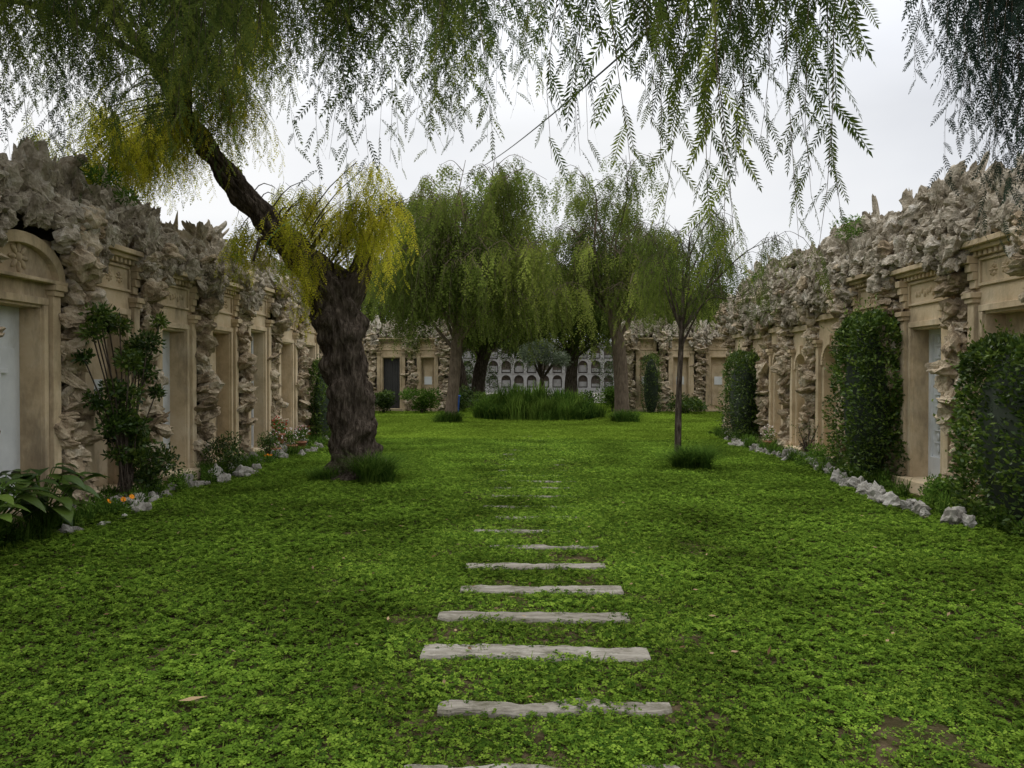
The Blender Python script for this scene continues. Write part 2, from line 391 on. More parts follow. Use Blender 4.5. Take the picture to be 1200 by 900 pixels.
# ------------------------------------------------------------------ rocks
bm=bmesh.new(); bmesh.ops.create_icosphere(bm,subdivisions=3,radius=1); bm.verts.ensure_lookup_table()
ICO=np.array([v.co[:] for v in bm.verts]); ICOF=np.array([[v.index for v in f.verts] for f in bm.faces]); bm.free()
ROCKS=[]
for k in range(20):
    n=unit(rng.normal(size=(9,3))); d=rng.uniform(.5,1.0,9)
    dots=ICO@n.T; r=np.where(dots>.05,d/np.maximum(dots,.05),9).min(1); r=np.minimum(r,1.3)
    for i,v in enumerate(ICO):
        q=Vector(v)*1.7+Vector((k*7,0,0)); r[i]*=1+.38*noise.noise(q)+.32*noise.noise(q*2.8)
        r[i]*=1-.45*max(0,noise.noise(q*1.6+Vector((0,9,0))))
    ROCKS.append(ICO*r[:,None])
def rotm(ax,ay,az):
    return np.array((Matrix.Rotation(az,3,'Z')@Matrix.Rotation(ay,3,'Y')@Matrix.Rotation(ax,3,'X')))
def rock(mb,p,s,tilt=.4,tint=None):
    R=rotm(rng.normal(0,tilt),rng.normal(0,tilt),rng.uniform(-.6,.6)+(math.pi if rng.random()<.5 else 0))
    v=(ROCKS[rng.integers(20)]*np.asarray(s))@R.T+np.asarray(p)
    mb.add(v,ICOF,float(rng.uniform(0,1)) if tint is None else tint)

# ------------------------------------------------------------------ crypt walls
def arch_panel(mb,c,w,z0,z1,ow,zs,y0,y1,tint=.5,N_=14):
    r=ow/2
    th=np.linspace(math.pi,0,N_+1)
    ax=c+r*np.cos(th); az=zs+r*np.sin(th)
    ox=c-w/2+w*np.linspace(0,1,N_+1)
    V=[];F=[]
    for i in range(N_+1): V+= [(ax[i],y0,az[i]),(ox[i],y0,z1),(ax[i],y1,az[i])]
    for i in range(N_): F+=[(i*3,(i+1)*3,(i+1)*3+1,i*3+1),(i*3,i*3+2,(i+1)*3+2,(i+1)*3)]
    mb.add(V,F,tint)
    mb.box(c-w/2,c-r,y0,y1,z0,zs,tint); mb.box(c+r,c+w/2,y0,y1,z0,zs,tint)
    mb.add([(c-w/2,y0,zs),(c-r,y0,zs),(c-w/2,y0,z1)],[(0,1,2)],tint); mb.add([(c+w/2,y0,zs),(c+r,y0,zs),(c+w/2,y0,z1)],[(0,2,1)],tint)

def blob(mb,p,s,tint=.5):
    mb.add(ICO*np.asarray(s)+np.asarray(p),ICOF,tint)
def rosette(mb,x,y,z,r,tint=.6):
    blob(mb,(x,y,z),(r*.28,.03,r*.28),tint)
    for k in range(8):
        a=k*math.pi/4
        v=ICO*np.array([r*.34,.022,r*.16])
        R=np.array([[math.cos(a),0,-math.sin(a)],[0,1,0],[math.sin(a),0,math.cos(a)]])
        mb.add(v@R.T+np.array([x+math.cos(a)*r*.6,y,z+math.sin(a)*r*.6]),ICOF,tint)

def bay(B,c,w,style,door,dz=0.,zt=.15):
    st=B['stone']; tn=float(rng.uniform(.2,.85)); ow=w*.6; zo=2.36+dz; zc=3.12+dz
    if style=='arch':
        zo=2.12+dz; zc=2.75+dz
        zs=zo-ow/2; arch_panel(st,c,w,0,zc,ow,zs,0,.36,tn)
        th=np.linspace(0,math.pi,15)
        for i in range(14):
            a0,a1=th[i]+.01,th[i+1]-.01; r0,r1=ow/2+.012,ow/2+.1
            V=[(c+r*math.cos(a),y,zs+r*math.sin(a)) for y in (-.035,.01) for (r,a) in ((r0,a0),(r1,a0),(r1,a1),(r0,a1))]
            st.add(V,[(0,1,2,3),(7,6,5,4),(0,4,5,1),(1,5,6,2),(2,6,7,3),(3,7,4,0)],tn)
        st.box(c-.06,c+.06,-.06,.01,zo+.0,zo+.18,tn)
        st.box(c-w/2,c+w/2,-.08,.003,zc-.16,zc-.06,tn)
    else:
        st.box(c-w/2,c-ow/2,0,.36,0,zo,tn); st.box(c+ow/2,c+w/2,0,.36,0,zo,tn)
        st.box(c-w/2,c+w/2,0.002,.36,zo+.001,zc,tn)
        for sg in (-1,1):
            a=c+sg*(ow/2+.012); b=c+sg*(ow/2+.085); st.box(min(a,b),max(a,b),-.035,.003,zt,zo+.03,tn)
        st.box(c-ow/2-.085,c+ow/2+.085,-.04,.004,zo+.032,zo+.11,tn)
    zp=2.1 if style=='arch' else 2.5
    for sg in (-1,1):
        x=c+sg*(w/2-.075)
        st.box(x-.07,x+.07,-.07,.002,.22,zp+dz,tn); st.box(x-.09,x+.09,-.10,.003,0,.22,tn)
        st.box(x-.085,x+.085,-.10,.003,zp+.002+dz,zp+.06+dz,tn); st.box(x-.105,x+.105,-.13,.003,zp+.062+dz,zp+.13+dz,tn)
    st.box(c-ow/2-.18,c+ow/2+.18,-.22,.26,-.1,zt-.002,tn)
    if style=='round':
        n=16; th=np.linspace(math.pi,0,n+1); rx=w/2+.06; rz=.46; zb=2.64+dz
        V=[]
        for t in th: V+=[(c+rx*math.cos(t),-.09,zb+rz*math.sin(t)+.03),(c+rx*math.cos(t),.2,zb+rz*math.sin(t)+.03),(c+rx*.84*math.cos(t),-.09,zb+rz*.8*math.sin(t)),(c+rx*.84*math.cos(t),-.01,zb+rz*.8*math.sin(t))]
        F=[]
        for i in range(n):
            a=i*4;b=a+4; F+=[(a,b,b+1,a+1),(a,a+2,b+2,b),(a+2,a+3,b+3,b+2)]
        st.add(V,F,tn)
        st.add([V[i*4+3] for i in range(n+1)]+[(c,-.01,zb)],[(i,i+1,n+1) for i in range(n)],tn)
        rosette(st,c,-.02,zb+.22,.17,tn)
        st.box(c-w/2-.06,c+w/2+.06,-.12,.003,zb-.008,zb+.03,tn)
    elif style=='std':
        z0=2.70+dz; z1=3.04+dz
        for (a,b,cc,d) in ((c-w*.38,c+w*.38,z1-.035,z1),(c-w*.38,c+w*.38,z0,z0+.035)): st.box(a,b,-.03,.001,cc,d,tn)
        for sg in (-1,1):
            a=c+sg*w*.38; b=a-sg*.035; st.box(min(a,b),max(a,b),-.029,.001,z0+.036,z1-.036,tn)
        k=rng.integers(3)
        if k==0: rosette(st,c,0,(z0+z1)/2,.12,tn)
        elif k==1:
            for q in (-.24,0,.24): rosette(st,c+q,0,(z0+z1)/2,.085,tn)
        else:
            for q in np.arange(-.3,.31,.075): blob(st,(c+q,0,(z0+z1)/2+.03*math.sin(q*30)),(.03,.025,.045),tn)
        for q in np.arange(c-w/2+.04,c+w/2-.03,.105): st.box(q,q+.055,-.085,.001,3.055+dz,3.118+dz,tn)
        st.box(c-w/2-.02,c+w/2+.02,-.13,.37,3.12+dz,3.17+dz,tn)
        st.box(c-w/2-.05,c+w/2+.05,-.20,.37,3.172+dz,3.235+dz,tn)
        for sg in (-1,1):
            x=c+sg*(w/2-.09)
            for i,(pz,pd) in enumerate(((2.68,.06),(2.78,.09),(2.88,.12),(2.98,.15))):
                st.box(x-.065,x+.065,-pd,.001,pz+dz,pz+.095+dz,tn)
    a,b=c-ow/2,c+ow/2; y=.24
    if door=='marble':
        m=B['marble']; m.box(a,b,y,y+.06,zt,zo,.5)
        m.box(a+.09,b-.09,y-.02,y+.001,zt+.12,zo-.45,.3)
        m.box(c-.025,c+.025,y-.05,y-.021,zo-1.05,zo-.55,.7); m.box(c-.13,c+.13,y-.052,y-.023,zo-.72,zo-.67,.7)
    elif door=='iron':
        m=B['marble']; m.box(a,b,y+.02,y+.06,zt,zo,.5)
        m.box(a,a+.06,y-.02,y+.019,zt,zo,.6); m.box(b-.06,b,y-.02,y+.019,zt,zo,.6)
        m.box(a+.062,b-.062,y-.02,y+.019,zo-.07,zo,.6); m.box(a+.062,b-.062,y-.02,y+.019,zt,zt+.3,.6); m.box(c-.02,c+.02,y-.018,y+.018,zt+.302,zo-.072,.6)
        for zz in np.arange(zt+.42,zo-.12,.17):
            for sg in (-1,1):
                blob(m,(c+sg*ow*.22,y+.005,zz),(.035,.015,.06),.3)
                m.box(c+sg*ow*.22-.1,c+sg*ow*.22+.1,y-.003,y+.018,zz+.075,zz+.09,.3)
    elif door=='glass':
        m=B['glass']; m.box(a+.06,b-.06,y,y+.03,zt+.06,zo-.06)
        d=B['marble']; d.box(a,a+.058,y-.03,y+.04,zt,zo,.3); d.box(b-.058,b,y-.03,y+.04,zt,zo,.3); d.box(a+.06,b-.06,y-.03,y+.04,zt,zt+.058,.3); d.box(a+.06,b-.06,y-.03,y+.04,zo-.058,zo,.3)
    elif door=='dark':
        m=B['dark']; m.box(a,b,y,y+.05,zt,zo)  # dark panel paints the opening's shade, bars stand in front
        for q in np.linspace(a+.05,b-.05,7): m.box(q-.012,q+.012,y-.03,y-.002,zt,zo-.02)
    else:
        st.box(a,b,y,y+.08,zt,zo,tn*.7); st.box(a+.08,b-.08,y-.03,y+.001,zt+.15,zo-.35,min(1,tn+.2)); B['marble'].box(c-.17,c+.17,y-.055,y-.032,zt+1.05,zt+1.4,.6)

def crypt_wall(loc,rz,bays,pillars,u0,u1,topz=3.95,seed=0,dens=1.0):
    E=empty('rockwork_crypt_wall',loc,rz)
    B={k:MB() for k in ('stone','marble','glass','dark')}
    core=MB(); core.box(u0,u1,.37,1.5,-.2,3.32); core.box(u0+.05,u1-.05,.25,1.35,3.33,3.62)
    for (c,w,st,dr,dz) in bays: bay(B,c,w,st,dr,dz)
    R=MB(); C=MB()
    for (pc,pw) in pillars:
        core.box(pc-pw/2+.03,pc+pw/2-.03,.08,.365,-.2,3.3)
        z=.02; ph=rng.uniform(0,6)
        while z<3.45:
            h=rng.uniform(.05,.15)
            nr=2 if rng.random()<.65 else 1
            xs_=np.sort(rng.uniform(-.5,.5,nr))*pw*.75+pc if nr>1 else [pc+rng.normal(0,.04)]
            bul=.07*math.sin(z*2.3+ph)+(.13 if z>2.65 else 0)
            for xx in xs_:
                sx=rng.uniform(.10,.2)*(1.3 if nr==1 else 1)*pw/.42
                rock(R,(xx,.02-bul-rng.uniform(0,.13),z),(sx,rng.uniform(.11,.2),h*1.1),.35)
            z+=h*1.15
    def zst(u):
        for (pc,pw) in pillars:
            if abs(u-pc)<pw/2+.05: return 2.9,True
        for (c,w,st,dr,dz) in bays:
            if abs(u-c)<w/2: return ((2.78+dz) if st=='arch' else 3.27+dz),False
        return 3.2,False
    u=u0
    while u<u1:
        ht=topz-.14+.36*noise.noise(Vector((u*.9,seed,0)))+.40*noise.noise(Vector((u*3.1,seed,5)))
        z,inb=zst(u)
        while z<ht:
            fr=max(0,(z-3.24)/max(.3,ht-3.24))
            s=rng.uniform(.05,.16)
            yb=-.02-.18*rng.random()+fr*.34-(.10 if inb and fr<.4 else 0)
            tall=rng.uniform(1.1,2.5) if fr>.3 else rng.uniform(.7,1.6)
            rock(C,(u+rng.normal(0,.07),yb,z+.04),(s*.85,s*.85,s*tall*.9),.5)
            z+=s*.8
        if rng.random()<.55: rock(C,(u,.12+rng.uniform(0,.35),ht+.06),(rng.uniform(.03,.07),rng.uniform(.045,.08),rng.uniform(.14,.34)),.28)
        for yy in (.35,.65,.95,1.25):
            hh=ht-.14*rng.random(); s=rng.uniform(.12,.22)
            rock(C,(u+rng.normal(0,.08),yy,hh-s*.7),(s,s,s*rng.uniform(.9,1.7)),.4)
        u+=.135/dens
    for ue in (u0,u1):
        for z in np.arange(.1,3.5,.26):
            for yy in np.arange(.1,1.5,.27): rock(R,(ue,yy,z),(.12,.2,.17),.4)
    R.obj('rock_facing',M_rock,E); C.obj('rock_crown',M_crown,E); core.obj('rubble_core',M_core,E)
    B['stone'].obj('carved_stonework',M_stone,E,bevel=.006)
    for k,m in (('marble',M_marble),('glass',M_glass),('dark',M_dark)):
        if B[k].n: B[k].obj({'marble':'door_slabs','glass':'glass_door','dark':'dark_doorway'}[k],m,E,bevel=.004)
    return E

PC=[1.8,3.55,5.3,7.05,8.8,10.55,12.3,14.05,15.8,17.55,19.3,21.0]
styl=['std','std','std','round','std','std','std','std','std','std','std']
drs=['marble','stone','iron','marble','stone','marble','stone','glass','stone','marble','iron']
bays=[((PC[i]+PC[i+1])/2,PC[i+1]-PC[i]-.46,styl[i],drs[i],float(rng.uniform(-.1,.1))) for i in range(len(PC)-1)]
crypt_wall((-5.42,0,0),math.pi/2,bays,[(p,.5) for p in PC],1.5,21.3,seed=1.3,topz=4.0)
PR=[1.1,2.85,4.6,6.35,8.1,9.85,11.6,13.3,14.95,16.4,17.85,19.4,21.0]
styl=['std']*7+['arch']*5
drs=['marble','stone','iron','marble','stone','iron','stone','stone','stone','stone','stone','stone']
bays=[(-(PR[i]+PR[i+1])/2,PR[i+1]-PR[i]-.42,styl[i],drs[i],float(rng.uniform(-.12,.08))) for i in range(len(PR)-1)]
crypt_wall((5.42,0,0),-math.pi/2,bays,[(-p,.44) for p in PR],-21.3,-.8,seed=7.7,topz=4.15)
P2=[-10.6,-8.85,-7.1,-5.35,-3.9]
crypt_wall((0,33.5,0),0,[((P2[i]+P2[i+1])/2,P2[i+1]-P2[i]-.5,'std',['stone','dark','dark','stone'][i],0.) for i in range(4)],[(p,.5) for p in P2],-11,-3.6,seed=3.,dens=.75)
P3=[4.2,5.6,7.2,8.9,10.6]
crypt_wall((0,33.5,0),0,[((P3[i]+P3[i+1])/2,P3[i+1]-P3[i]-.5,'std','stone',0.) for i in range(4)],[(p,.5) for p in P3],3.9,11,seed=5.,dens=.75)
for sx,rz in ((-1,math.pi/2),(1,-math.pi/2)):
    PF=[21.8,23.6,25.4,27.2,29.0,30.8,32.6]
    f=1 if sx<0 else -1
    crypt_wall((sx*9.6,0,0),rz,[(f*(PF[i]+PF[i+1])/2,1.25,'std',['stone','marble'][i%2],0.) for i in range(6)],[(f*p,.5) for p in PF],min(f*21.3,f*33.3),max(f*21.3,f*33.3),seed=9.,dens=.6)

ed=MB()
for y in np.arange(7.6,20.5,.19):
    if rng.random()<.62: s=rng.uniform(.5,1.25); rock(ed,(-4.74+.18*math.sin(y*1.7)+rng.normal(0,.07),y,.02),(.095*s,.11*s,.085*s),.6)
    if rng.random()<.25: s=rng.uniform(.6,1.5); rock(ed,(-4.98+rng.normal(0,.1),y,.07),(.11*s,.12*s,.11*s),.6)
for y in np.arange(8.2,21,.15):
    if not 11.9<y<12.5 and rng.random()<.85: s=rng.uniform(.5,1.3); rock(ed,(4.62+.16*math.sin(y*.9+2)+(y-10)*.03+rng.normal(0,.06),y,.04),(.11*s,.12*s,.10*s),.6)
ed.obj('rock_edging',M_rockw)

# ------------------------------------------------------------------ plants
def bush_pts(c,r,n,shell=.55,sd=0):
    d=unit(rng.normal(size=(n,3))); rad=rng.uniform(shell,1,n)
    k=np.array([1+.3*noise.noise(Vector(q)*2.2+Vector((sd,0,0))) for q in d])
    return np.asarray(c)+d*np.asarray(r)*(rad*k)[:,None], d
def leaves_at(mb,P,outd,L,W,up=.3,tbase=.5):
    n=len(P); D=unit(outd+rng.normal(0,.7,(n,3))+np.array([0,0,up])); Nn=rng.normal(size=(n,3))+np.array([0,0,.8])
    leaflets(mb,P,D,Nn,L*rng.uniform(.6,1.2,n),W*rng.uniform(.7,1.2,n),np.clip(tbase+rng.normal(0,.2,n),0,1))
def bush(name,c,r,n,L,W,mat,parts=7,stem=True):
    E=empty(name,(c[0],c[1],0)); mb=MB(); st=MB()
    for k in range(parts):
        o=rng.normal(0,.42,3)*np.asarray(r); o[2]=rng.uniform(-.55,.55)*r[2]
        rr=np.asarray(r)*rng.uniform(.4,.6)
        p,d=bush_pts(np.array([0,0,c[2]])+o,rr,n//parts,.35,k*3.)
        leaves_at(mb,p,d,L,W,tbase=rng.uniform(.35,.65))
        if stem: tube(st,[(rng.normal(0,.03),rng.normal(0,.03),0),o*.4+np.array([0,0,c[2]*.6]),o+np.array([0,0,c[2]])],[.014,.011,.005],5)
    mb.obj('foliage',mat,E)
    if stem: st.obj('stems',M_bark,E,True)
    return E
def hedge(name,x0,x1,y0,y1,h,n):
    E=empty(name,((x0+x1)/2,(y0+y1)/2,0)); mb=MB(); hx,hy=(x1-x0)/2,(y1-y0)/2
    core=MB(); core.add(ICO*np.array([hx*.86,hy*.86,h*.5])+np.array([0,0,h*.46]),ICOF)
    P=[];O=[]
    while len(P)<n:
        q=rng.uniform(-1,1,3); f=rng.integers(5)
        if f<2: q[0]=(-1)**f
        elif f<4: q[1]=(-1)**f
        else: q[2]=1
        nn=np.zeros(3)
        if f<2:nn[0]=q[0]
        elif f<4:nn[1]=q[1]
        else:nn[2]=1
        wv=Vector((q[0]*hx,q[1]*hy,q[2]*h/2))
        b=.16*noise.noise(wv*2.2+Vector((x0,y0,0)))+.08*noise.noise(wv*6+Vector((x0,y0,0)))
        cr=1-.14*max(0,abs(q[0])+abs(q[1])+max(0,q[2])-1.6)
        p=np.array([q[0]*hx*cr,q[1]*hy*cr,h/2+q[2]*h/2*(cr if q[2]>0 else 1)])+nn*(b-rng.exponential(.05))
        if p[2]<.03: continue
        P.append(p);O.append(nn)
    leaves_at(mb,np.array(P),np.array(O),.065,.036,tbase=.55)
    for k in range(120):
        i=rng.integers(len(P)); p=P[i]; d=unit(O[i]+rng.normal(0,.3,3)+np.array([0,0,.5]))
        m=9; pp=p+np.outer(np.linspace(0,rng.uniform(.1,.3),m),d); leaves_at(mb,pp,np.tile(d,(m,1)),.055,.03,tbase=.85)
    mb.obj('foliage',M_hedge,E); core.obj('inner_mass',M_dark_green,E,True)
hedge('ivy_hedge',4.72,5.36,11.2,12.35,2.5,12000)
hedge('ivy_hedge',4.74,5.36,7.3,8.9,1.98,14000)
hedge('ivy_hedge',4.75,5.36,18.0,19.5,2.1,7000)
hedge('ivy_hedge',4.6,5.3,33-.9,33-.2,2.4,3000)
hedge('ivy_hedge',-5.2,-4.9,17.6,18.9,1.9,5000)

# climbing shrub trained against the left wall: slender stems with scattered leaf sprays
E=empty('wall_shrub',(-5.02,9.35,0)); mb=MB(); st=MB()
for k in range(34):
    z=rng.uniform(.35,2.4); sprd=.16+.30*min(1,max(0,(z-1.1)/.8))
    o=np.array([rng.normal(0,sprd*.5),rng.normal(0,sprd),z])
    tube(st,smooth_line([(rng.normal(0,.05),rng.normal(0,.06),0),(o[0]*.3,o[1]*.35+rng.normal(0,.04),z*.5),o],[.016,.011,.004],8)[0],.009,5)
    rr=rng.uniform(.09,.2)
    p,d=bush_pts(o,(rr,rr,rr*.8),int(1500*rr),.2,k*2.); leaves_at(mb,p,d,.07,.034,tbase=rng.uniform(.3,.75))
mb.obj('foliage',M_hedge,E); st.obj('stems',M_bark,E,True)
bush('low_shrub',(-4.95,9.55,.42),(.3,.35,.38),1700,.06,.03,M_hedge)
bush('low_shrub',(-4.95,12.1,.38),(.32,.4,.33),1500,.055,.025,M_hedge)
bush('low_shrub',(-5.0,14.3,.3),(.2,.3,.25),700,.05,.02,M_hedge)
bush('low_shrub',(5.0,13.2,.22),(.25,.4,.25),1200,.05,.02,M_grassb)
bush('low_shrub',(5.0,9.3,.2),(.25,.4,.22),1200,.05,.02,M_grassb)
bush('bare_rose_bush',(5.05,14.3,.6),(.3,.4,.5),160,.05,.02,M_hedge,9)
for x,y,z in ((-5.3,9.2,3.95),(-5.3,13.4,3.8),(-5.3,16.4,3.9),(5.3,12.8,4.05),(5.4,18.5,4.0)):
    bush('wall_top_plant',(x,y,z),(.3,.45,.22),500,.07,.02,M_grassb,5,False)
for (x,y,z,r,m) in ((-4.6,31.8,.6,(.7,.5,.55),M_grassb),(-6.3,32,.5,(.6,.5,.45),M_hedge),(-3.2,33.5,.7,(.7,.6,.65),M_hedge),(3.4,33,.6,(.7,.5,.55),M_grassb),(6.2,31.8,.5,(.9,.5,.45),M_hedge),(-1.9,31.5,.5,(.6,.5,.45),M_hedge),(1.9,32.0,.55,(.8,.5,.5),M_grassb),(-7.9,28,.5,(.6,1.2,.45),M_hedge),(8,27,.5,(.6,1.2,.45),M_hedge),(-3.1,42.3,1.3,(1.2,.7,1.6),M_hedge),(4.6,42.5,1.2,(1.2,.7,1.4),M_hedge)):
    bush('garden_shrub',(x,y,z),r,2600,.11,.05,m,10)

def blades(mb,c,n,h,spread,w,tb=.5,base_r=.1,seg=5):
    a=rng.uniform(0,6.28,n); H=h*rng.uniform(.6,1.15,n); sp=spread*rng.uniform(.2,1.1,n)
    br=base_r*np.sqrt(rng.uniform(0,1,n)); ba=rng.uniform(0,6.28,n)
    hd=np.stack([np.cos(a),np.sin(a),np.zeros(n)],-1); sd=np.stack([-np.sin(a),np.cos(a),np.zeros(n)],-1)
    B=np.asarray(c)+np.stack([np.cos(ba)*br,np.sin(ba)*br,np.zeros(n)],-1)
    V=[]
    for t in np.linspace(0,1,seg):
        ww=w*(1-t**2.5)+.0008
        p=B+hd*(sp*t**1.6)[:,None]+np.array([0,0,1.])*(H*(t*1.25-.45*t**3))[:,None]
        V+=[p-sd*ww/2,p+sd*ww/2]
    V=np.stack(V,1); k=2*seg
    F=np.concatenate([np.arange(n)[:,None]*k+np.array([[2*i,2*i+1,2*i+3,2*i+2]]) for i in range(seg-1)])
    mb.add(V.reshape(-1,3),F,np.repeat(np.clip(tb+rng.normal(0,.2,n),0,1),k))
def tuft(name,c,n,h,sp,w,r):
    mb=MB(); blades(mb,(0,0,0),n//2,h,sp,w,base_r=r*.6)
    for q in range(5):
        a=rng.uniform(0,6.28); blades(mb,(r*math.cos(a)*.8,r*math.sin(a)*.8,0),n//7,h*rng.uniform(.6,1.15),sp*1.1,w,tb=rng.uniform(.35,.75),base_r=r*.4)
    o=mb.obj(name,M_grassb); o.location=(c[0],c[1],gz(c[0],c[1])); return o
tuft('grass_tuft',(-2.35,11.55),1000,.48,.6,.009,.34)
tuft('grass_tuft',(-3.1,11.6),380,.26,.3,.008,.25)
tuft('grass_tuft',(2.72,13.2),1000,.44,.6,.009,.28)
tuft('grass_tuft',(-2.8,25.6),700,.5,.6,.014,.5)
tuft('grass_tuft',(3.25,26.2),700,.5,.6,.014,.5)
mb=MB()
for k in range(100):
    a=rng.uniform(0,6.28); r=math.sqrt(rng.random())
    blades(mb,(.15+2.3*r*math.cos(a),28.6+1.7*r*math.sin(a),0),100,rng.uniform(.5,1.5)*(1.15-.5*r*r),.6,.03,tb=rng.uniform(.2,.9),base_r=.3)
mb.obj('agapanthus_bed',M_grassb)
mb=MB()
for k in range(280):
    s=rng.choice([-1,1]); y=rng.uniform(6.5,20.8); x=s*rng.uniform(4.72,5.25)
    if s>0 and 10.1<y<11.1 and x>4.9: continue
    r=rng.uniform(.07,.17)
    p,d=bush_pts((x,y,r*.5),(r,r,r),150,.3,k); leaves_at(mb,p,d,.045,.025,tbase=rng.uniform(.3,.9))
    if rng.random()<.3: blades(mb,(x,y,0),60,.3,.2,.01,tb=.5)
mb.obj('border_plants',M_grassb)
def broad(mb,st,c,n,h,L,W):
    for k in range(n):
        a=rng.uniform(0,6.28); hh=h*rng.uniform(.5,1.1); r=rng.uniform(.08,.35)
        tip=np.array([c[0]+math.cos(a)*r,c[1]+math.sin(a)*r,hh])
        tube(st,[(c[0],c[1],0),(c[0]+math.cos(a)*r*.3,c[1]+math.sin(a)*r*.3,hh*.6),tip],[.008,.007,.005],5,tint=.6)
        d=unit(np.array([math.cos(a),math.sin(a),rng.uniform(-.1,.5)])); s=np.array([-math.sin(a),math.cos(a),0]); l=L*rng.uniform(.7,1.1); w=W*rng.uniform(.8,1.1)
        V=[];ts=np.linspace(0,1,8)
        for t in ts:
            ww=w*math.sin(math.pi*min(1,t*.94+.06))**.8*(1-.35*t); m=tip+d*l*t+DOWN*l*.45*t*t
            V+=[m-s*ww+np.array([0,0,.22*ww]),m,m+s*ww+np.array([0,0,.22*ww])]
        F=[]
        for i in range(7): F+=[(i*3,i*3+1,i*3+4,i*3+3),(i*3+1,i*3+2,i*3+5,i*3+4)]
        mb.add(V,F,float(rng.uniform(.1,.7)))
E=empty('arum_plant'); mb=MB(); st=MB()
for c in ((-4.95,6.9),(-4.75,7.35),(-5.05,7.7),(-4.7,6.4)): broad(mb,st,c,26,.6,.32,.095)
mb.obj('leaves',M_hedge,E,True); st.obj('stems',M_grassb,E,True)
def flowers(name,c,n,spread,h,mat,r=.04):
    E=empty(name,(c[0],c[1],c[2])); mb=MB(); st=MB()
    for k in range(n):
        p=np.array([rng.normal(0,spread),rng.normal(0,spread),h*rng.uniform(.7,1.1)])
        tube(st,[(p[0]*.4,p[1]*.4,0),p],[.004,.003],4,tint=.6)
        nn=unit(rng.normal(0,.35,3)+np.array([.5,-.6,.7])); a0=unit(np.cross(nn,[0,0,1.])); b0=np.cross(nn,a0)
        m=12; an=np.arange(m)*2*math.pi/m; D=np.outer(np.cos(an),a0)+np.outer(np.sin(an),b0)+nn*.15
        leaflets(mb,np.tile(p,(m,1)),unit(D),np.tile(nn,(m,1)),np.full(m,r),r*.6,rng.uniform(0,1,m))
    q,d=bush_pts((0,0,h*.45),(spread*1.8,spread*1.8,h*.45),200,.2); leaves_at(st,q,d,.06,.02)
    mb.obj('petals',mat,E); st.obj('leaves',M_grassb,E)
flowers('orange_calendula',(-4.72,8.55,0),3,.09,.22,M_petal_o,.036)
flowers('orange_calendula',(-4.75,13.6,0),3,.08,.18,M_petal_o,.03)
def potted(name,c,mat,r=.12,h=.2):
    E=empty(name,c); mb=MB()
    prof=[(.0,0),(.7,0),(.72,.02),(.95,.8),(1.08,.82),(1.08,1),(.93,1),(.9,.85),(0,.85)]
    V=[];n=18
    for (pr,pz) in prof:
        for k in range(n): V.append((pr*r*math.cos(k*2*math.pi/n),pr*r*math.sin(k*2*math.pi/n),pz*h))
    F=[(i*n+k,i*n+(k+1)%n,(i+1)*n+(k+1)%n,(i+1)*n+k) for i in range(len(prof)-1) for k in range(n)]
    mb.add(V,F); mb.obj('pot',M_terra if rng.random()<.5 else M_white,E,True)
    lf=MB(); fl=MB(); q,d=bush_pts((0,0,h+.12),(r*1.3,r*1.3,.16),260,.2); leaves_at(lf,q,d,.05,.025)
    m=70; q,d=bush_pts((0,0,h+.18),(r*1.3,r*1.3,.16),m,.8); leaves_at(fl,q,d,.035,.035)
    lf.obj('leaves',M_grassb,E); fl.obj('flowers',mat,E)
for i,c in enumerate(((-5.0,14.7,.0),(-5.05,15.1,.25),(-5.1,15.7,0),(-4.95,16.2,0),(-5.05,16.7,0.),(-4.9,15.4,0))): potted('flower_pot',c,M_petal_r if i%3==1 else M_petal_w)
potted('flower_pot',(5.05,16.6,0),M_petal_w)
mb=MB(); n=16; V=[]
for (r,z) in ((.0,0),(.2,0),(.26,.7),(.29,.7),(.29,.76),(.0,.84)):
    for k in range(n): V.append((r*math.cos(k*2*math.pi/n),r*math.sin(k*2*math.pi/n),z))
mb.add(V,[(i*n+k,i*n+(k+1)%n,(i+1)*n+(k+1)%n,(i+1)*n+k) for i in range(5) for k in range(n)])
o=mb.obj('waste_bin',M_blue); o.location=(-3.35,32.3,0)
mb=MB(); n=190
P=np.stack([rng.uniform(-4.3,4.3,n),rng.uniform(2,10,n),rng.uniform(.045,.065,n)],-1)
leaflets(mb,P,unit(np.stack([rng.normal(size=n),rng.normal(size=n),rng.normal(0,.15,n)],-1)),np.tile([0,0,1.],(n,1))+rng.normal(0,.2,(n,3)),rng.uniform(.025,.06,n),.02,rng.uniform(0,1,n))
leaflets(mb,np.array([[-1.67,3.55,.07],[1.1,4.3,.06]]),unit(np.array([[.9,.3,.05],[1,.2,0]])),np.tile([0,0,1.],(2,1)),np.array([.13,.05]),np.array([.05,.04]),np.array([.8,.9]))
mb.obj('fallen_leaves',M_dead)

